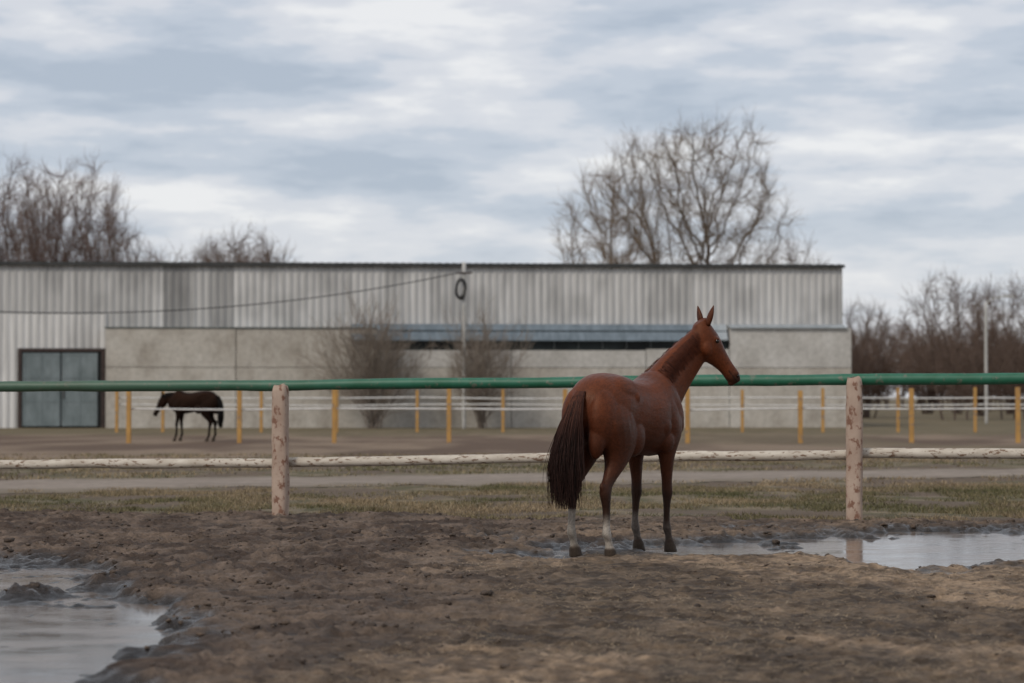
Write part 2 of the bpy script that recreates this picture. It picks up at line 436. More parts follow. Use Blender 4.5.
for i in range(5):
    a,b_=PL[i],PL[i+1]
    rail('lower_rail_%d'%(i+1),[(a[0]+.01+nx_*off,a[1]+ny_*off,wzz[i]+.006),(b_[0]-.01+nx_*off,b_[1]+ny_*off,wzz[i+1]-.006)],.056,m_white,fence)

# ---------------------------------------------------------------- far fences
m_yel=peeling('yellow_ochre_paint',(.48,.27,.08),(.38,.21,.065),(.26,.18,.12),6,.57,.8)
m_wr=simple('white_painted_rail',(.55,.53,.51),(.70,.69,.67),4,.7)
def far_fence(name,y0,posts,rails,hw):
    e=empty(name)
    for i,(x_,yy,zt) in enumerate(posts):
        o=box('post_%d'%(i+1),x_-hw,x_+hw,yy-hw,yy+hw,-.2,zt+random.uniform(-.1,.05),m_yel,e,.012)
    for k,(z_,r_) in enumerate(rails):
        pts=[(p[0],p[1]+hw+r_+.004,z_+random.uniform(-.03,.03)) for p in posts]
        rail('rail_%d'%(k+1),pts,r_,m_wr,e,k=8,sub=.6,jit=.006)
    return e
d1=73.0
pp=[129,239,334,449,565,687,800,912,1019,1130,1240]
far_fence('wooden_fence',d1,[(wx(p,d1),d1+.2*math.sin(i),wz(388,d1)) for i,p in enumerate(pp)],[(wz(409,d1),.027)],.068)
d2=96.0
pp=[117,162,262,337,417,503,582,660,742,822,899,975,1052,1130,1210]
far_fence('wooden_fence.001',d2,[(wx(p,d2),d2+.3*math.sin(i*2),wz(388,d2)) for i,p in enumerate(pp)],[(wz(398,d2),.028),(wz(405,d2),.028)],.06)

# ---------------------------------------------------------------- warehouse
bx,by=wx(842,112.5),112.5
B=empty('warehouse',(bx,by,0),math.atan2(2.5,39.0))
def U(px): return (px-842)/21.62
def corr(name,u0,u1,z0,z1,yoff,tones,pitch=.34,depth=.045,parent=B,mat=None):
    us=[];yy=[]
    u=u0
    prof=[(0,0),(.30,0),(.42,1),(.80,1),(.92,0)]
    while u<u1:
        for a,b_ in prof:
            uu=u+a*pitch
            if uu<=u1: us.append(uu);yy.append(b_*depth)
        u+=pitch
    us=np.array(us);yy=np.array(yy);n=len(us)
    zz=np.linspace(z0,z1,9)
    V=np.stack([np.repeat(us[:,None],9,1),np.repeat((yoff-yy)[:,None],9,1),np.repeat(zz[None],n,0)],-1).reshape(-1,3)
    i=np.arange(n-1)[:,None]*9+np.arange(8)[None,:]
    me=mesh_np(name,V,np.stack([i,i+9,i+10,i+1],-1).reshape(-1,4))
    t=np.zeros(n)
    for a,b_,c_ in tones: t[(us>=a)&(us<b_)]=c_
    sheet=np.floor(us/1.02); t=t*(1+.16*(h2(sheet,sheet*0,91)-.5))
    t=t*(1-.20*(yy>0))  # rib shading painted into the colour, on top of the real profile
    tt_=np.repeat(t[:,None],9,1)*(1-.22*sst(.45,.8,fbm(np.repeat(us[:,None],9,1)*.9,zz[None]*.7+us[:,None]*0,93,3)))
    tt_=tt_.ravel()
    c=np.stack([tt_,tt_*.985,tt_*.965],1); set_col(me,c)
    return new_obj(name,me,mat,parent)
m_cor,nt,b=attr_mat('corrugated_metal',rough=.5,scale=1.0,lo=.70,hi=1.0,bs=0,mscale=(5.5,1,.35),detail=6)
b.inputs['Metallic'].default_value=.1
T=[(-80,U(150),.56),(U(150),U(158),.72),(U(158),U(188),.40),(U(188),U(206),.54),(U(206),U(229),.44),(U(229),U(232),.68),(U(232),U(470),.66),(U(470),5,.64)]
corr('upper_wall',-62,0,4.5,7.5,0,T,mat=m_cor)
corr('lower_wall',-62,U(104),0,5.25,-.07,[(-80,5,.72)],mat=m_cor)
corr('upper_flashing',-62,U(104),5.25,5.33,-.09,[(-80,5,.5)],mat=m_cor,depth=.01)
m_dark=simple('dark_roof_felt',(.02,.022,.022),(.045,.045,.045),3,.7)
m_conc,nt,b=mat_new('stained_concrete')
n=noise_node(nt,1.0,8,.62,mscale=(.9,.9,.45)); n2=noise_node(nt,6,6,.6)
r=ramp(nt,n.outputs['Fac'],[(.3,(.33,.295,.25)),(.52,(.46,.425,.375)),(.7,(.54,.51,.46))])
r2=ramp(nt,n2.outputs['Fac'],[(.3,.8),(.6,1.0)])
nt.links.new(mixc(nt,r.outputs['Color'],r2.outputs['Color'],1.0,'MULTIPLY'),b.inputs['Base Color']); b.inputs['Roughness'].default_value=.9
bump(nt,b,n2.outputs['Fac'],.3,.02)
m_conc2=m_conc.copy(); 
for nn in m_conc2.node_tree.nodes:
    if nn.type=='VALTORGB' and abs(nn.color_ramp.elements[0].color[0]-.33)<.01:
        for e,cc_ in zip(nn.color_ramp.elements,[(.40,.38,.35),(.51,.49,.46),(.58,.565,.54)]): e.color=(*cc_,1)
bm=bmesh.new()
u0,u1=-62.3,.12
vs=[bm.verts.new(c) for c in [(u0,-.22,7.50),(u1,-.22,7.50),(u1,9,7.9),(u0,9,7.9),(u1,18.2,7.50),(u0,18.2,7.50)]]
bm.faces.new([vs[0],vs[1],vs[2],vs[3]]); bm.faces.new([vs[3],vs[2],vs[4],vs[5]])
g=bmesh.ops.extrude_face_region(bm,geom=bm.faces[:])
for v_ in [q for q in g['geom'] if isinstance(q,bmesh.types.BMVert)]: v_.co.z+=.10
bmesh.ops.recalc_face_normals(bm,faces=bm.faces[:])
me=bpy.data.meshes.new('roof'); bm.to_mesh(me); bm.free(); new_obj('roof',me,m_dark,B)
us=np.arange(-62.2,.1,.06); zt=7.615+.03*np.abs(np.sin(us*math.pi/.34)); n=len(us)
V=np.concatenate([np.stack([us,us*0-.235,us*0+7.46],1),np.stack([us,us*0-.235,zt],1)])
i=np.arange(n-1); me=mesh_np('eave_trim',V,np.stack([i,i+1,i+1+n,i+n],1)); new_obj('eave_trim',me,m_dark,B)
box('end_wall',-.02,.04,.06,17.9,0,7.49,m_conc,B)
box('back_wall',-62,-.03,17.6,17.9,0,7.48,m_conc,B)
box('far_end_wall',-62.1,-62.0,0,17.9,0,7.48,m_conc,B)
y0,y1=-.9,-.12
joints=[U(p) for p in (104,232,372,505,640,724,848)]
for i in range(6):
    a,b_=joints[i]+.015,joints[i+1]-.015
    if i in (0,1,5):
        top=4.55 if i<2 else 4.62
        box('wall_panel_%d'%(2*i+1),a,b_,y0-(.02 if i==0 else 0),y1,0,2.77,m_conc,B,.01)
        box('wall_panel_%d'%(2*i+2),a,b_,y0-(.02 if i==0 else 0),y1,2.79,top,m_conc if i<2 else m_conc2,B,.01)
    else:
        box('wall_panel_%d'%(2*i+1),a,b_,y0,y1,0,2.77,m_conc,B,.01)
        box('wall_panel_%d'%(2*i+2),a,b_,y0,y1,2.79,3.58 if i!=4 else 3.64,m_conc2,B,.01)
box('annex_core',joints[0]+.03,joints[6]-.03,y0+.05,-.13,0.01,3.55,m_dark,B)
m_ledge=simple('grey_green_flashing',(.13,.15,.14),(.2,.22,.21),3,.6)
m_mul=simple('dark_window_bar',(.04,.045,.045),(.07,.075,.075),3,.6)
box('annex_coping',joints[0]-.05,joints[2]-.03,y0-.08,-.06,4.58,4.63,m_ledge,B,.01)
m_glass,nt,b=mat_new('dark_window_glass'); b.inputs['Roughness'].default_value=.35; b.inputs['Specular IOR Level'].default_value=.2
n=noise_node(nt,.8,3,.5,mscale=(1,1,1)); r=ramp(nt,n.outputs['Fac'],[(.4,(.006,.008,.008)),(.65,(.02,.027,.027))]); nt.links.new(r.outputs['Color'],b.inputs['Base Color'])
box('strip_window',joints[2]+.3,U(722),y0+.08,y0+.12,3.56,4.5,m_glass,B)
u=joints[2]+.3
k=0
while u<U(715):
    k+=1; box('window_mullion_%d'%k,u-.03,u+.03,y0+.03,y0+.075,3.66,4.3,m_mul,B); u+=1.12
m_awn=simple('blue_grey_sheet_metal',(.11,.14,.165),(.17,.21,.245),1.2,.8,mscale=(3,1,1))
m_awn2=simple('pale_sheet_metal',(.26,.29,.31),(.36,.39,.41),1.2,.8,mscale=(3,1,1))
def slope(name,ua,ub,mat,z_t,z_b,out_,yb=-.03):
    bm=bmesh.new()
    v=[(ua,yb,z_t),(ub,yb,z_t),(ub,-out_,z_b),(ua,-out_,z_b)]
    vs=[bm.verts.new(c) for c in v]+[bm.verts.new((c[0],c[1],c[2]-.05)) for c in v]
    bm.faces.new(vs[:4]); bm.faces.new(vs[:3:-1])
    for i in range(4): bm.faces.new([vs[i],vs[(i+1)%4],vs[4+(i+1)%4],vs[4+i]])
    bmesh.ops.recalc_face_normals(bm,faces=bm.faces[:])
    me=bpy.data.meshes.new(name); bm.to_mesh(me); bm.free(); return new_obj(name,me,mat,B)
slope('awning',joints[2]-1.2,U(690),m_awn,4.80,4.06,1.10,-.55)
slope('awning_end',U(690)+.02,U(722),m_awn2,4.80,4.10,1.10,-.55)
box('awning_top',joints[2]-1.2,U(722),-.54,-.05,4.74,4.79,m_awn,B)
slope('annex_roof',U(724),U(843),m_awn2,4.82,4.66,1.05)
# door
m_door=simple('grey_metal_door',(.125,.155,.16),(.19,.225,.235),2.5,.45,mscale=(1,1,.5))
m_frame=simple('dark_door_frame',(.025,.015,.013),(.05,.03,.025),5,.7)
m_in=simple('interior_shade_black',(.01,.01,.01),(.02,.02,.02),5,.9)
dU0,dU1=U(17),U(102)
box('door_shade_panel',dU0,dU1,-.17,-.125,0,3.62,m_in,B)  # flat near-black slab, painted shade for the gaps around the door leaves
box('door_frame_left',dU0-.02,dU0+.16,-.26,-.172,0,3.66,m_frame,B,.01)
box('door_frame_right',dU1-.16,dU1+.02,-.26,-.172,0,3.66,m_frame,B,.01)
box('door_frame_top',dU0+.162,dU1-.162,-.26,-.172,3.50,3.66,m_frame,B,.01)
mid=(dU0+dU1)/2-.02
for nme,a,b_ in (('door_leaf_left',dU0+.2,mid-.03),('door_leaf_right',mid+.03,dU1-.32)):
    box(nme,a,b_,-.235,-.19,.08,3.44,m_door,B,.01)
    for k,zz in enumerate((.10,1.2,2.3,3.34)):
        box(nme+'_bar_%d'%k,a+.02,b_-.02,-.252,-.237,zz,zz+.07,m_door,B)
    for k,uu in enumerate((a+.02,(a+b_)/2-.03,b_-.08)):
        box(nme+'_stile_%d'%k,uu,uu+.06,-.262,-.254,.10,3.42,m_door,B)
box('door_handle',mid+.1,mid+.14,-.31,-.265,1.35,1.75,m_frame,B)

# utility pole with coil and cable
e=empty('utility_pole'); d=108.0
m_pole=simple('pole_grey',(.38,.37,.35),(.5,.49,.47),3,.8)
xp=wx(464,d)
rail('pole_shaft',[(xp,d,-.3),(xp,d,wz(262,d))],.09,m_pole,e,k=12,jit=.001,sub=.5)
box('cross_arm',xp-.35,xp+.35,d-.13,d-.095,wz(273,d)-.04,wz(273,d)+.04,m_frame,e)
cz=wz(289,d)
m_blk=simple('black_rubber',(.01,.01,.01),(.02,.02,.02),5,.5)
for k,(dx_,rr_) in enumerate(((-.0,.36),(.03,.33),(-.03,.31))):
    bpy.ops.mesh.primitive_torus_add(major_radius=rr_,minor_radius=.045,major_segments=40,minor_segments=8)
    o=bpy.context.object; o.name='cable_coil_%d'%(k+1); o.parent=e; o.rotation_euler=(math.radians(90),.1*k,0)
    o.location=(xp-.14+dx_,d-.16-.05*k,cz); o.scale=(.62,1.25,1); o.data.materials.append(m_blk)
xl,dl=wx(-260,92),92.0
e2=empty('utility_pole.001')
rail('pole_shaft',[(xl,dl,-.3),(xl,dl,6.4)],.11,m_pole,e2,k=12,jit=.001,sub=.5)
tt=np.linspace(0,1,40)
A_=np.array([xp-.3,d-.13,wz(273,d)]); B_=np.array([xl,dl,5.6])
P=A_[None]*(1-tt)[:,None]+B_[None]*tt[:,None]; P[:,2]-=4*1.35*tt*(1-tt)
V_,F_=tube_batch(P[None],np.full((1,40),.024),6); new_obj('overhead_cable',mesh_np('overhead_cable',V_,F_),m_blk)
e3=empty('street_lamp'); d=128.0; xp=wx(986,d); zt=wz(302,d)
rail('lamp_shaft',[(xp,d,-.3),(xp,d,zt)],.085,m_pole,e3,k=12,jit=.001,sub=.5)
rail('lamp_arm',[(xp,d,zt-.03),(xp+.5,d,zt+.22),(xp+1.0,d,zt+.3)],.04,m_pole,e3,k=8,jit=0,sub=.3)
box('lamp_head',xp+.9,xp+1.5,d-.12,d+.12,zt+.24,zt+.36,m_pole,e3,.03)

# ---------------------------------------------------------------- bare trees
def children(rg,PP,RR,DD,L,c,t0,ang,lr,rr_,rmin,seg,w,up,tp,fall=.3):
    n,s1,_=PP.shape; s=s1-1
    t=t0+(1-t0)*(np.arange(c)[None,:]+rg.uniform(0,1,(n,c)))/c
    t=np.clip(t,0,.999); f=t*s; i0=f.astype(int); fr=f-i0; idx=np.arange(n)[:,None]
    Pc=PP[idx,i0]*(1-fr)[...,None]+PP[idx,i0+1]*fr[...,None]
    Rc=(RR[idx,i0]*(1-fr)+RR[idx,i0+1]*fr)*rr_
    Dc=DD[idx,i0+1]
    ref=np.where(np.abs(Dc[...,2:3])>.95,np.array([1.,0,0]),np.array([0,0,1.]))
    u=np.cross(Dc,ref); u/=np.linalg.norm(u,axis=-1,keepdims=True); v=np.cross(Dc,u)
    ph=(rg.uniform(0,6.28,(n,1))+np.arange(c)[None,:]*2.4+rg.normal(0,.3,(n,c)))[...,None]
    an=np.clip(rg.normal(ang,ang*.3,(n,c)),.06,1.4)[...,None]
    D=(Dc*np.cos(an)+(u*np.cos(ph)+v*np.sin(ph))*np.sin(an)).reshape(-1,3)
    L2=(L[:,None]*lr*(1-fall*t)*rg.uniform(.7,1.2,(n,c))).reshape(-1)
    R=np.maximum(Rc.reshape(-1),rmin)
    return grow(rg,Pc.reshape(-1,3),D,L2,R,seg,w,up,tp)
def grow(rg,P0,D,L,R,seg,w,up,tp):
    pts=[P0];rad=[R];p=P0.copy();dd=D.copy();dirs=[dd.copy()]; n=len(P0)
    for i in range(seg):
        dd=dd+rg.normal(0,w,(n,3))+np.array([0,0,up]); dd/=np.linalg.norm(dd,axis=1)[:,None]
        p=p+dd*(L/seg)[:,None]; pts.append(p.copy()); rad.append(R*(1-(i+1)/seg*(1-tp))); dirs.append(dd.copy())
    return np.stack(pts,1),np.stack(rad,1),np.stack(dirs,1),L
def colony(name,seed,trunks,env,natt,step,dk,tip,twig,ct,cw,lean=0):
    """space-colonisation crown: limbs grow to fill an uneven envelope, then two orders of twigs"""
    rg=np.random.default_rng(seed)
    A=[]
    for (cx,cy,cz,rx,ry,rz_,frac) in env:
        q=rg.normal(0,1,(int(natt*frac),3)); q/=np.linalg.norm(q,axis=1)[:,None]
        rr=rg.uniform(0,1,(len(q),1))**(1/2.2)
        bumpy=1+.10*np.sin(q[:,0:1]*5+seed)+.09*np.sin(q[:,1:2]*6+q[:,2:3]*5)
        A.append(q*rr*bumpy*np.array([rx,ry,rz_])+np.array([cx,cy,cz]))
    A=np.concatenate(A); A=A[A[:,2]>.8]
    nodes=[];par=[]
    for (tx,ty,th,lx,ly) in trunks:
        k=max(2,int(th/step)); last=-1
        for i in range(k+1):
            f=i/k; nodes.append([tx+lx*f*f+rg.normal(0,.03),ty+ly*f*f+rg.normal(0,.03),th*f]); par.append(last); last=len(nodes)-1
    nodes=np.array(nodes); par=np.array(par)
    D=np.linalg.norm(A[:,None]-nodes[None],axis=2); ni=D.argmin(1); nd=D.min(1)
    for it in range(110):
        if len(A)==0: break
        dv=A-nodes[ni]; dv/=np.linalg.norm(dv,axis=1)[:,None]+1e-9
        wgt=1/(nd+.5)
        act=nd<max(3.5,nd.min()+.6)
        if not act.any(): break
        acc=np.zeros((len(nodes),3)); np.add.at(acc,ni[act],dv[act]*wgt[act][:,None])
        idx=np.unique(ni[act]); d=acc[idx]; d/=np.linalg.norm(d,axis=1)[:,None]+1e-9
        d+=rg.normal(0,.16,d.shape)+np.array([0,0,.10]); d/=np.linalg.norm(d,axis=1)[:,None]
        new=nodes[idx]+d*step
        base=len(nodes); nodes=np.vstack([nodes,new]); par=np.concatenate([par,idx])
        D=np.linalg.norm(A[:,None]-new[None],axis=2); j=D.argmin(1); dm=D.min(1)
        up_=dm<nd; nd=np.where(up_,dm,nd); ni=np.where(up_,base+j,ni)
        keep=nd>dk; A=A[keep];nd=nd[keep];ni=ni[keep]
    n=len(nodes); e=2.25; R=np.zeros(n); ch=np.zeros(n,int)
    for i in range(n-1,-1,-1):
        if ch[i]==0: R[i]=tip**e
        if par[i]>=0: R[par[i]]+=R[i]; ch[par[i]]+=1
    R=R**(1/e)
    has=par>=0; a=par[has]; b_=np.where(has)[0]
    P=np.stack([nodes[a],nodes[b_]],1); dirn=P[:,1]-P[:,0]; ln=np.linalg.norm(dirn,axis=1)[:,None]; dirn/=ln
    P[:,0]-=dirn*.02
    RR=np.stack([np.minimum(R[a],R[b_]*1.25),R[b_]],1)
    Vs=[];Fs=[];Ts=[];off=0
    big_=R[b_]>.05
    for msk,k in ((big_,7),(~big_,4)):
        if msk.any():
            V_,F_=tube_batch(P[msk],RR[msk],k); Vs.append(V_);Fs.append(F_+off);off+=len(V_); Ts.append(np.repeat(np.clip(1-RR[msk].reshape(-1)/.12,0,1)*.7,k))
    thin=R[b_]<tip*3.2
    c1,l1,c2,l2,rt=twig
    PP,RB=P[thin],RR[thin]; DD=np.stack([dirn[thin]]*2,1); L=np.full(len(PP),1.0)
    t1=children(rg,PP,np.full_like(RB,rt*1.3),DD,L,c1,0,.50,l1,1,rt,4,.10,.05,.4,0)
    t2=children(rg,*t1,c2,.12,.45,l2,.8,rt*.8,3,.10,.03,.4)
    for q in (t1,t2):
        V_,F_=tube_batch(q[0],q[1],3); Vs.append(V_);Fs.append(F_+off);off+=len(V_); Ts.append(np.full(len(V_),1.0))
    V_=np.concatenate(Vs); me=mesh_np(name,V_,np.concatenate(Fs)); t=np.concatenate(Ts)[:,None]
    set_col(me,C3(*ct)*(1-t)+C3(*cw)*t); me.materials.append(m_bark)
    return me,float(np.percentile(V_[:,2],99.9))
def make_bush(seed,base_n,L0,R0,levels,spread0):
    rg=np.random.default_rng(seed); P0=np.zeros((base_n,3)); P0[:,:2]=rg.normal(0,.18,(base_n,2))
    a=rg.uniform(0,6.28)+np.arange(base_n)*2.4; tl=np.abs(rg.normal(spread0*.7,spread0*.5,base_n))
    D=np.stack([np.cos(a)*np.sin(tl),np.sin(a)*np.sin(tl),np.cos(tl)],1)
    q=grow(rg,P0,D,np.full(base_n,L0)*rg.uniform(.8,1.1,base_n),np.full(base_n,R0),6,.05,.03,.4)
    Vs=[];Fs=[];Ls=[];off=0
    for li in range(len(levels)+1):
        V_,F_=tube_batch(q[0],q[1],4 if li==0 else 3); Vs.append(V_);Fs.append(F_+off);off+=len(V_);Ls.append(np.full(len(V_),li/len(levels)))
        if li<len(levels): q=children(rg,*q,*levels[li])
    return np.concatenate(Vs),np.concatenate(Fs),np.concatenate(Ls)
def bush_mesh(name,args,c0,c1):
    V_,F_,L_=make_bush(*args); me=mesh_np(name,V_,F_); t=L_[:,None]**.7
    set_col(me,C3(*c0)*(1-t)+C3(*c1)*t); me.materials.append(m_bark); return me,float(np.percentile(V_[:,2],99.9))
m_bark,_,_=attr_mat('bark',rough=.9,scale=2,lo=.75,bs=0,spec=.1)
BL=[(9,.12,.38,.50,.6,.012,4,.08,.05,.4),(6,.1,.40,.6,.65,.010,3,.1,.03,.5),(4,.1,.40,.65,.7,.009,2,.1,.02,.5)]
BL2=[(9,.05,.48,.60,.6,.013,4,.08,.04,.4),(6,.1,.45,.6,.65,.011,3,.1,.03,.5),(4,.1,.40,.65,.7,.010,2,.1,.02,.5)]
M_big,hb=colony('big_tree',12,[(0,0,5.5,.3,0)],[(0,0,12.2,6.7,6.2,6.3,1.0)],1500,.42,.80,.020,(3,1.15,4,.60,.0085),(.12,.09,.07),(.25,.19,.14))
M_med,hm=colony('med_tree',23,[(0,0,4.5,-.5,0)],[(-.8,0,9.6,3.7,3.5,5.2,1.0)],700,.40,.80,.018,(3,1.1,4,.60,.0085),(.13,.10,.08),(.28,.21,.15))
M_upr,hu=colony('upr_tree',31,[(0,0,4,.1,0),(.9,.4,4,.5,.2),(-.9,-.2,4,-.6,0)],[(0,0,8.6,3.3,3.1,6.3,1.0)],1000,.42,.80,.018,(4,1.2,4,.6,.0095),(.12,.09,.08),(.215,.15,.125))
M_upr2,hu2=colony('upr_tree2',37,[(0,0,2,.1,0),(1.2,.4,2,.5,.2),(-1.2,-.2,2,-.6,0)],[(0,0,5.4,4.6,4.2,4.3,1.0)],1000,.42,.80,.017,(3,1.1,4,.6,.0100),(.11,.082,.07),(.19,.135,.108))
M_bush,hs=bush_mesh('bush',(41,15,4.8,.04,BL2,.42),(.20,.165,.14),(.30,.25,.205))
M_bush2,hs2=bush_mesh('bush2',(43,10,4.2,.045,BL,.5),(.11,.08,.068),(.18,.125,.10))
def place(name,M,mh,px,d,top,rz=0,wide=1.0,parent=None,z=None):
    H=wz(top,d); s=H/mh
    o=bpy.data.objects.new(name,M); COL.objects.link(o); o.location=(wx(px,d),d,-.05); o.scale=(s*wide,s*wide,s)
    o.rotation_euler=(0,0,rz)
    if parent: o.parent=parent
    return o
place('bare_tree',M_big,hb,692,150,112,.4,.92)
place('bare_tree',M_med,hm,622,156,160,0,.92)
place('bare_tree',M_upr2,hu2,790,165,230,.4,.55)
place('bare_tree',M_upr,hu,6,140,155,.2,1.0)
place('bare_tree',M_upr,hu,78,143,153,2.2,.95)
place('bare_tree',M_upr2,hu2,108,146,192,1.0,.42)
place('bare_tree',M_upr,hu,-50,140,165,4.0,1.0)
place('bare_tree',M_upr2,hu2,38,150,178,5.0,.5)
place('bare_tree',M_upr2,hu2,216,150,238,3.0,.6)
place('bare_tree',M_upr2,hu2,264,152,237,.7,.6)
place('bare_tree',M_upr2,hu2,238,156,224,5.2,.75)
place('bare_tree',M_upr2,hu2,236,160,232,2.0,.8)
place('bare_tree',M_upr2,hu2,155,260,241,1.2,.8)
place('bare_tree',M_upr2,hu2,955,150,268,2.0,.85)
place('bare_tree',M_upr2,hu2,1014,155,272,.3,.85)
place('bare_tree',M_upr2,hu2,866,170,296,1.5,.8)
place('bare_tree',M_upr,hu,1070,160,262,3.3,.9)
place('bare_shrub',M_bush,hs,374,108,290,.0,1.0)
place('bare_shrub',M_bush,hs,482,108,304,2.0,.95)
tl=empty('distant_treeline')
rr=random.Random(8)
for k in range(64):
    d=rr.uniform(165,215); x0=rr.uniform(12,100) if k<46 else rr.uniform(-75,12)
    px=512+x0*F/d
    place('treeline_shrub_%d'%k,M_bush2,hs2,px,d,rr.uniform(318,348),rr.uniform(0,6),rr.uniform(1.2,1.7),tl)
for k in range(34):
    d=rr.uniform(230,300); px=rr.uniform(780,1400) if k<28 else rr.uniform(-700,700)
    place('treeline_tree_%d'%k,M_upr2,hu2,px,d,rr.uniform(316,345),rr.uniform(0,6),rr.uniform(1.3,1.8),tl)

# ---------------------------------------------------------------- horses
def loft(bm,st,K=22,p=2.2):
    rings=[]
    for (c,side,up,hw,hh) in st:
        ring=[]
        for k in range(K):
            a=k/K*2*math.pi; ca,sa=math.cos(a),math.sin(a)
            ex=2/p
            u=math.copysign(abs(ca)**ex,ca)*hw; v=math.copysign(abs(sa)**ex,sa)*hh
            ring.append(bm.verts.new(Vector(c)+Vector(side)*u+Vector(up)*v))
        rings.append(ring)
    fs=[]
    for i in range(len(rings)-1):
        for k in range(K): fs.append(bm.faces.new([rings[i][k],rings[i][(k+1)%K],rings[i+1][(k+1)%K],rings[i+1][k]]))
    fs.append(bm.faces.new(rings[0][::-1])); fs.append(bm.faces.new(rings[-1]))
    bmesh.ops.recalc_face_normals(bm,faces=fs)
def interp(st,m=3):
    A=np.array(st,float); n=len(A); out=[]
    for i in range(n-1):
        p0=A[max(i-1,0)];p1=A[i];p2=A[i+1];p3=A[min(i+2,n-1)]
        for j in range(m):
            t=j/m; out.append(.5*((2*p1)+(-p0+p2)*t+(2*p0-5*p1+4*p2-p3)*t*t+(-p0+3*p1-3*p2+p3)*t**3))
    out.append(A[-1]); return out
def ell(bm,c,r,rot=None):
    g=bmesh.ops.create_icosphere(bm,subdivisions=3,radius=1)
    for v in g['verts']:
        q=Vector((v.co.x*r[0],v.co.y*r[1],v.co.z*r[2]))
        if rot: q=rot@q
        v.co=q+Vector(c)
def build_horse(name,loc,rz,neck,facing,pitch,legoff,coat,cfun,tail_side=.1,scale=1.0,hsc=1.0):
    E=empty(name,loc,rz); E.scale=(scale,)*3
    bm=bmesh.new()
    X_=Vector((1,0,0));Y_=Vector((0,1,0));Z_=Vector((0,0,1))
    tr=[(-.80,1.38,1.18,.07),(-.76,1.45,1.08,.14),(-.68,1.525,1.02,.205),(-.56,1.575,.98,.25),(-.42,1.59,.97,.275),(-.25,1.575,.955,.262),(-.05,1.535,.915,.262),
        (.12,1.52,.88,.275),(.28,1.55,.86,.265),(.40,1.61,.855,.24),(.50,1.60,.88,.228),(.61,1.49,.94,.21),(.70,1.37,1.00,.175),(.77,1.28,1.08,.11)]
    st=[((x,0,(t+b)/2),Y_,Z_,w_,(t-b)/2) for x,t,b,w_ in interp(tr)]
    loft(bm,st,28,2.25)
    hind=[(1.40,-.47,.11,.20,.11),(1.28,-.49,.135,.25,.135),(1.15,-.49,.150,.265,.145),(1.03,-.455,.158,.245,.135),(.93,-.44,.16,.20,.115),(.83,-.46,.16,.145,.09),(.75,-.505,.157,.107,.070),
          (.68,-.555,.152,.080,.055),(.62,-.60,.15,.070,.047),(.57,-.615,.15,.068,.046),(.51,-.605,.15,.053,.042),(.44,-.59,.15,.040,.035),(.32,-.58,.15,.034,.030),(.25,-.578,.15,.039,.034),
          (.205,-.572,.15,.045,.039),(.155,-.548,.15,.034,.032),(.11,-.53,.15,.037,.036),(.088,-.522,.15,.049,.047),(.08,-.52,.15,.052,.050),(.0,-.497,.15,.067,.060)]
    fore=[(1.36,.42,.10,.12,.07),(1.22,.47,.14,.15,.095),(1.08,.47,.155,.145,.10),(.97,.43,.16,.12,.090),(.87,.41,.158,.092,.072),(.77,.415,.155,.071,.057),(.65,.425,.15,.054,.046),
          (.575,.43,.15,.050,.047),(.53,.435,.15,.052,.048),(.48,.43,.15,.042,.039),(.42,.425,.15,.035,.032),(.30,.42,.15,.031,.028),(.235,.425,.15,.040,.036),(.20,.432,.15,.042,.037),
          (.155,.452,.15,.032,.031),(.11,.468,.15,.037,.036),(.088,.475,.15,.048,.046),(.08,.477,.15,.051,.049),(.0,.495,.15,.065,.059)]
    for key,leg,sg in (('HL',hind,1),('HR',hind,-1),('FL',fore,1),('FR',fore,-1)):
        ox,oy=legoff[key]; st=[]
        for z_,x_,y_,rx,ry in interp(leg,2):
            q=max(0,min(1,(1.05-z_)/.85)); q=q*q*(3-2*q)
            st.append(((x_+ox*q,sg*y_+oy*q,z_),Y_,X_,ry,rx))
        loft(bm,st,18,2.0)
        if leg is hind:
            q=.55; ell(bm,(-.668+ox*q,sg*.15+oy*q,.612),(.030,.024,.045))
    RY=lambda a: Matrix.Rotation(math.radians(a),3,'Y')
    for sg in (1,-1):
        ell(bm,(-.62,sg*.130,1.20),(.20,.125,.27)); ell(bm,(-.22,sg*.175,1.03),(.14,.10,.17))
        ell(bm,(.40,sg*.172,1.18),(.15,.094,.27),RY(-25))
        ell(bm,(-.38,sg*.135,1.42),(.22,.13,.145))
        ell(bm,(.63,sg*.10,1.14),(.12,.095,.13))
        ell(bm,(.34,sg*.180,.99),(.10,.078,.11))
        # hamstring band, thigh, triceps and hip point: shallow relief under the coat
        ell(bm,(-.70,sg*.115,1.10),(.095,.085,.26),RY(12))
        ell(bm,(-.42,sg*.205,1.14),(.11,.085,.20),RY(-18))
        ell(bm,(-.27,sg*.225,1.38),(.06,.045,.06))
        ell(bm,(.24,sg*.205,1.13),(.12,.075,.10),RY(30))
        ell(bm,(-.47,sg*.175,.86),(.085,.075,.15),RY(20))
    fv=Vector((facing[0],facing[1],0)).normalized(); cp,sp_=math.cos(pitch),math.sin(pitch)
    hd=fv*cp-Z_*sp_; hn=fv*sp_+Z_*cp; hs=hd.cross(hn).normalized()
    hs_=hs if hs.dot(Y_)>0 else -hs
    NK=interp(neck,3); n=len(NK); st=[]; crest=[]
    for i,q in enumerate(NK):
        c=Vector(q[:3]); a=Vector(NK[min(i+1,n-1)][:3])-Vector(NK[max(i-1,0)][:3]); a.normalize()
        t=i/(n-1); side=Y_.lerp(hs_, t*.8); side=(side-a*side.dot(a)).normalized(); up=a.cross(side); 
        if up.z<0 : up=-up
        st.append((c,side,up,q[4],q[3])); crest.append((c+up*q[3]*.96,up,side,a))
    loft(bm,st,22,2.1)
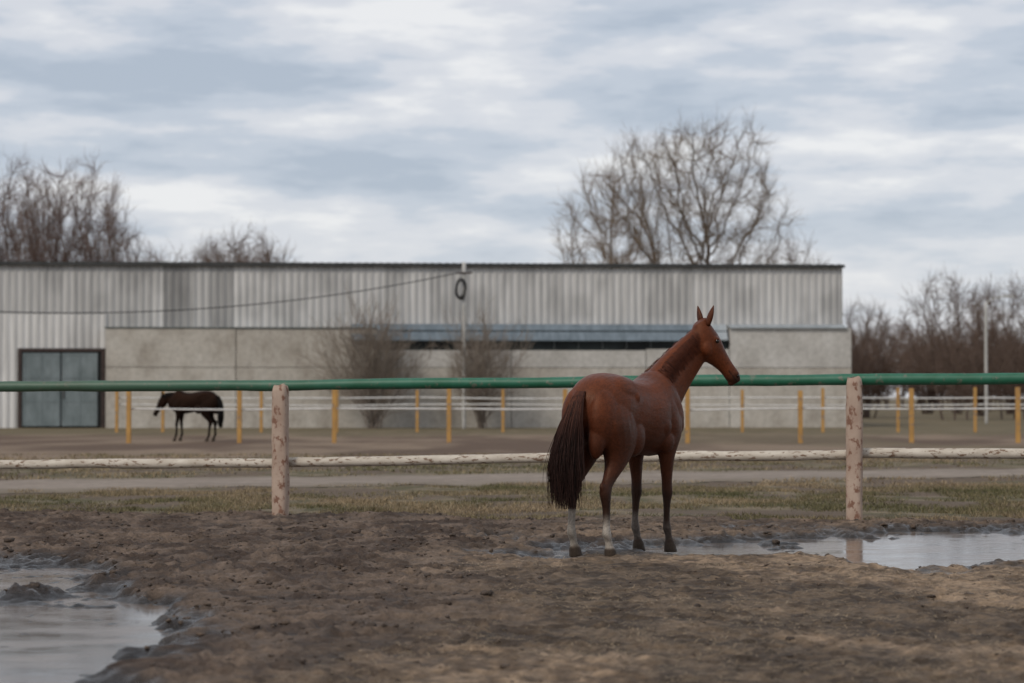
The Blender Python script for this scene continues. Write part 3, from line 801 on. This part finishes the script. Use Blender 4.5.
    poll=Vector(neck[-1][:3])+st[-1][2]*neck[-1][3]*.75+hn*.03
    hst=[(-.05,.13,.055,.0),(.0,.19,.080,.0),(.07,.245,.098,.005),(.14,.268,.100,.012),(.21,.260,.092,.010),(.28,.215,.074,.002),(.35,.170,.060,-.004),(.42,.142,.052,-.004),(.48,.134,.052,.0),(.53,.132,.055,.002),(.57,.112,.050,-.006),(.60,.07,.034,-.020)]
    st=[]
    for t,dp,w_,o in interp(hst,3):
        st.append((poll+hd*t*hsc+hn*(o-dp/2)*hsc,hs,hn,w_*hsc,dp/2*hsc))
    loft(bm,st,22,2.15)
    def HP(t,n_,s_): return poll+(hd*t+hn*n_+hs*s_)*hsc
    for sg in (1,-1):
        ell(bm,HP(.17,-.158,sg*.060),(.072,.047,.087) )
        ell(bm,HP(.15,-.052,sg*.080),(.034,.03,.022))
        ell(bm,HP(.525,-.035,sg*.038),(.03,.022,.026))
    ell(bm,HP(.575,-.112,0),(.03,.03,.024))
    me=bpy.data.meshes.new(name+'_raw'); bm.to_mesh(me); bm.free()
    ob=bpy.data.objects.new(name+'_raw',me); COL.objects.link(ob)
    md=ob.modifiers.new('r','REMESH'); md.mode='VOXEL'; md.voxel_size=.0095
    sm=ob.modifiers.new('s','SMOOTH'); sm.iterations=6; sm.factor=.5
    dg=bpy.context.evaluated_depsgraph_get(); dg.update()
    me2=bpy.data.meshes.new_from_object(ob.evaluated_get(dg)); bpy.data.objects.remove(ob)
    me2.name='body'
    V=np.empty(len(me2.vertices)*3,dtype=np.float32); me2.vertices.foreach_get('co',V); V=V.reshape(-1,3)
    hp=(V-np.array(poll)[None])/hsc; ht=hp@np.array(hd); hnn=hp@np.array(hn); hside=hp@np.array(hs)
    on=(ht>.0)&(hnn<.03)&(hnn>-.32)&(np.abs(hside)<.16)&(ht<.7)
    set_col(me2,cfun(V,ht,hnn,on))
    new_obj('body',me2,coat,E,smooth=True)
    bm=bmesh.new()
    for sg in (1,-1):
        base=HP(-.005,-.035,sg*.062)
        ax=(Z_*1.0+hs*sg*.30+hn*.10-hd*.10+fv*(.22 if sg==1 else -.12)).normalized()
        sd=hs; sd=(sd-ax*sd.dot(ax)).normalized(); fw=ax.cross(sd)
        es=[(-.02,.026,.024),(.03,.036,.026),(.07,.038,.024),(.11,.030,.018),(.145,.016,.010),(.17,.003,.003)]
        loft(bm,[(base+ax*t,sd,fw,w_,h_) for t,w_,h_ in interp(es,2)],12,2)
    me=bpy.data.meshes.new('ears'); bm.to_mesh(me); bm.free()
    set_col(me,np.tile(cfun.ear,(len(me.vertices),1)))
    new_obj('ears',me,coat,E,smooth=True)
    bm=bmesh.new()
    for sg in (1,-1):
        ell(bm,HP(.165,-.062,sg*.092),(.019,.019,.019))
        ell(bm,HP(.545,-.040,sg*.056),(.013,.010,.016))
    me=bpy.data.meshes.new('eyes'); bm.to_mesh(me); bm.free(); new_obj('eyes',me,m_eye,E,smooth=True)
    # tail
    rg=np.random.default_rng(7); n=1800; s=14
    t=np.linspace(0,1,s)[None,:]
    th=rg.uniform(0,6.28,n)[:,None]; rr_=np.sqrt(rg.uniform(0,1,n))[:,None]
    ln=np.clip(rg.normal(.86,.09,n),.5,1.02)[:,None]
    tt_=t*ln
    wdt=.036+.115*np.sin(np.clip(tt_*1.15,0,1)*math.pi*.62)**1.1-.045*np.clip(tt_-.7,0,1)/.3
    cx_=-.785-.13*np.sin(np.clip(tt_*3.2,0,1)*1.57)+.03*tt_
    cy_=tail_side*sst(0,.75,tt_)
    cz_=1.43+.03*np.sin(np.clip(tt_*5,0,1)*3.14)-tt_*.98
    p1_,p2_=rg.uniform(0,6.28,(n,1)),rg.uniform(0,6.28,(n,1)); fl=rg.normal(0,.04,(n,1))
    lock=.012*np.sin(th*5)*tt_
    Px=cx_+np.cos(th)*rr_*wdt*.55+.010*np.sin(tt_*9+p1_)*tt_; Py=cy_+np.sin(th)*rr_*wdt+.014*np.sin(tt_*6+np.round(th*2.5)*1.7)*tt_+.010*np.sin(tt_*9+p2_)*tt_+fl*tt_**2+lock; Pz=cz_+0*th
    PP=np.stack([Px,Py,Pz],-1); RR=np.broadcast_to(.0030*(1-.7*t)+.0006,(n,s))
    V_,F_=tube_batch(PP,RR,3); me=mesh_np('tail',V_,F_)
    hc=np.repeat(rg.uniform(.30,1.8,(n,1)),s*3,0); zt_=(1-np.clip((V_[:,2:3]-1.0)/.42,0,1))
    set_col(me,(C3(*cfun.tail_top)*(1-zt_)+C3(*cfun.tail_bot)*zt_)*hc); new_obj('tail',me,m_hair,E,smooth=True)
    # mane
    nst=1100; s=7; ci=rg.uniform(len(crest)*.16,len(crest)-1.02,nst)
    PP=np.zeros((nst,s,3))
    for k in range(nst):
        i0=int(ci[k]); f=ci[k]-i0
        c=crest[i0][0].lerp(crest[i0+1][0],f); up=crest[i0][1]; side=crest[i0][2]
        sdn=-side if side.y>0 else side
        if rg.uniform()<.25: sdn=-sdn
        hwid=st_w(neck,ci[k]/(len(crest)-1))
        L_=rg.uniform(.09,.22); a=crest[i0][3]
        for j in range(s):
            q=j/(s-1)
            PP[k,j]=c-up*.012+up*(.024*math.sin(q*2.0))+sdn*(hwid*1.0*min(1,q*1.2)**.8+.007)+(-up*.85-a*.25)*(L_*q**1.6)+Vector(rg.normal(0,.003,3))
    RR=np.broadcast_to((.0034*(1-.7*np.linspace(0,1,s)))[None],(nst,s))
    V_,F_=tube_batch(PP,RR,3); me=mesh_np('mane',V_,F_)
    set_col(me,np.tile(C3(*cfun.mane),(len(V_),1))*np.repeat(rg.uniform(.35,1.5,(nst,1)),s*3,0)); new_obj('mane',me,m_hair,E,smooth=True)
    return E
def st_w(neck,t):
    a=np.array(neck); return float(np.interp(t,np.linspace(0,1,len(a)),a[:,4]))
m_eye,nt,b=mat_new('eye_dark'); b.inputs['Roughness'].default_value=.12
n=noise_node(nt,20,2); r=ramp(nt,n.outputs['Fac'],[(.3,(.006,.004,.003)),(.7,(.014,.009,.007))]); nt.links.new(r.outputs['Color'],b.inputs['Base Color'])
m_hair,_,b=attr_mat('horse_hair',rough=.55,scale=30,lo=.7,bs=0); b.inputs['Specular IOR Level'].default_value=.2
def coat_mat(name,rough,spec):
    m,nt,b=mat_new(name)
    a=N(nt,'ShaderNodeAttribute',attribute_name='Col')
    n1=noise_node(nt,6,6,.6); n2=noise_node(nt,55,4,.65,mscale=(.45,1.6,1.0)); n3=noise_node(nt,190,3,.6,mscale=(.3,1.5,1.0))
    r1=ramp(nt,n1.outputs['Fac'],[(.3,.60),(.7,1.0)]); r2=ramp(nt,n2.outputs['Fac'],[(.32,.58),(.68,1.0)]); r3=ramp(nt,n3.outputs['Fac'],[(.3,.65),(.7,1.0)])
    c=mixc(nt,a.outputs['Color'],r1.outputs['Color'],1.0,'MULTIPLY'); c=mixc(nt,c,r2.outputs['Color'],1.0,'MULTIPLY'); c=mixc(nt,c,r3.outputs['Color'],1.0,'MULTIPLY')
    nt.links.new(c,b.inputs['Base Color'])
    mr=N(nt,'ShaderNodeMapRange'); mr.inputs['From Min'].default_value=.3; mr.inputs['From Max'].default_value=.7
    mr.inputs['To Min'].default_value=rough-.10; mr.inputs['To Max'].default_value=rough+.20
    nt.links.new(n1.outputs['Fac'],mr.inputs['Value']); nt.links.new(mr.outputs['Result'],b.inputs['Roughness'])
    b.inputs['Specular IOR Level'].default_value=spec
    b.inputs['Specular Tint'].default_value=(1,.74,.58,1)
    b1=N(nt,'ShaderNodeBump'); b1.inputs['Strength'].default_value=.45; b1.inputs['Distance'].default_value=.007; nt.links.new(n2.outputs['Fac'],b1.inputs['Height'])
    b2=N(nt,'ShaderNodeBump'); b2.inputs['Strength'].default_value=.45; b2.inputs['Distance'].default_value=.002; nt.links.new(n3.outputs['Fac'],b2.inputs['Height'])
    nt.links.new(b1.outputs['Normal'],b2.inputs['Normal']); nt.links.new(b2.outputs['Normal'],b.inputs['Normal'])
    return m
m_coat=coat_mat('chestnut_coat',.42,.26)
m_coat2=coat_mat('dark_bay_coat',.6,.10)
def coat_fun(base,dark,leg,socks):
    def f(V,ht,hn,on):
        x,y,z=V[:,0],V[:,1],V[:,2]
        nz=fbm(x*4+y*3,z*4-y*2,101,4)[:,None]
        c=C3(*base)*(.75+.5*nz)
        dz=sst(1.48,.90,z)[:,None]*.80; c=c*(1-dz)+C3(*dark)*dz  # body shadow painted into the coat, deepening from back to belly
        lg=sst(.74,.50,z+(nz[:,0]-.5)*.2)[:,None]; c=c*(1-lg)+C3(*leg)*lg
        for (sx,sy,z0,z1,amt,col) in socks:
            k=((np.sign(x)==sx)&(np.sign(y)==sy))
            q=(sst(z0-.03,z0+.02,z)*sst(z1+.06,z1-.06,z+(nz[:,0]-.5)*.22))*k*amt
            q=q*np.clip(.25+1.3*fbm(y*30+x*20,z*12,103,3),0,1); q=q[:,None]
            c=c*(1-q)+C3(*col)*q
        hf=sst(.10,.075,z)[:,None]; c=c*(1-hf)+C3(.075,.058,.047)*hf
        mudl=(sst(.24,.02,z)*np.clip(fbm(x*20,z*20+y*15,104,3)*1.2,0,1))[:,None]*.85; c=c*(1-mudl)+C3(.10,.076,.058)*mudl
        mz=(sst(.43,.56,ht)*on)[:,None]; c=c*(1-mz*.8)+C3(.022,.013,.011)*mz*.8
        mouth=((np.abs(hn+.085-(ht-.5)*.12)<.007)&(ht>.45)&on)[:,None]*.7; c=c*(1-mouth)+C3(.01,.007,.006)*mouth
        return np.clip(c,0,1)
    return f
cf=coat_fun((.205,.053,.020),(.085,.024,.012),(.042,.018,.012),
   [(-1,1,.10,.36,.95,(.66,.59,.51)),(-1,-1,.09,.36,1.0,(.76,.68,.59)),(1,1,.12,.30,.6,(.46,.40,.35)),(1,-1,.12,.22,.4,(.36,.31,.27))])
cf.ear=(.13,.036,.016); cf.tail_top=(.080,.026,.014); cf.tail_bot=(.030,.014,.011); cf.mane=(.115,.033,.016)
Aang=math.radians(33)
sA,cA=math.sin(Aang),math.cos(Aang)
neck1=[(.42,0,1.29,.27,.17),(.58,-.01,1.42,.255,.145),(.73,-.055,1.59,.215,.118),(.89,-.13,1.77,.172,.096),(1.01,-.205,1.915,.138,.083),(1.065,-.255,1.99,.115,.072)]
al=math.radians(24); fwx,fwy=math.cos(al),math.sin(al)
fac=(sA*fwx+cA*fwy,-cA*fwx+sA*fwy)
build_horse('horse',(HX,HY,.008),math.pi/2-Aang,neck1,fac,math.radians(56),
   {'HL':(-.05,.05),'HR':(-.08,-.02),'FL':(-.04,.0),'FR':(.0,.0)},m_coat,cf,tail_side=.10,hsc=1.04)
cf2=coat_fun((.030,.013,.008),(.015,.009,.007),(.010,.007,.007),[])
cf2.ear=(.012,.007,.006); cf2.tail_top=(.009,.006,.005); cf2.tail_bot=(.006,.005,.005); cf2.mane=(.006,.005,.005)
neck2=[(.40,0,1.26,.27,.165),(.56,0,1.31,.235,.135),(.70,0,1.34,.20,.11),(.82,0,1.35,.17,.095),(.92,0,1.33,.145,.085),(.97,0,1.32,.13,.08)]
build_horse('horse',(wx(193,76),76,0),math.radians(172),neck2,(1,.1),math.radians(66),
   {'HL':(.02,0),'HR':(-.1,.0),'FL':(.06,.0),'FR':(-.04,.0)},m_coat2,cf2,tail_side=.02,scale=1.02,hsc=1.1)
print('objects',len(bpy.data.objects))
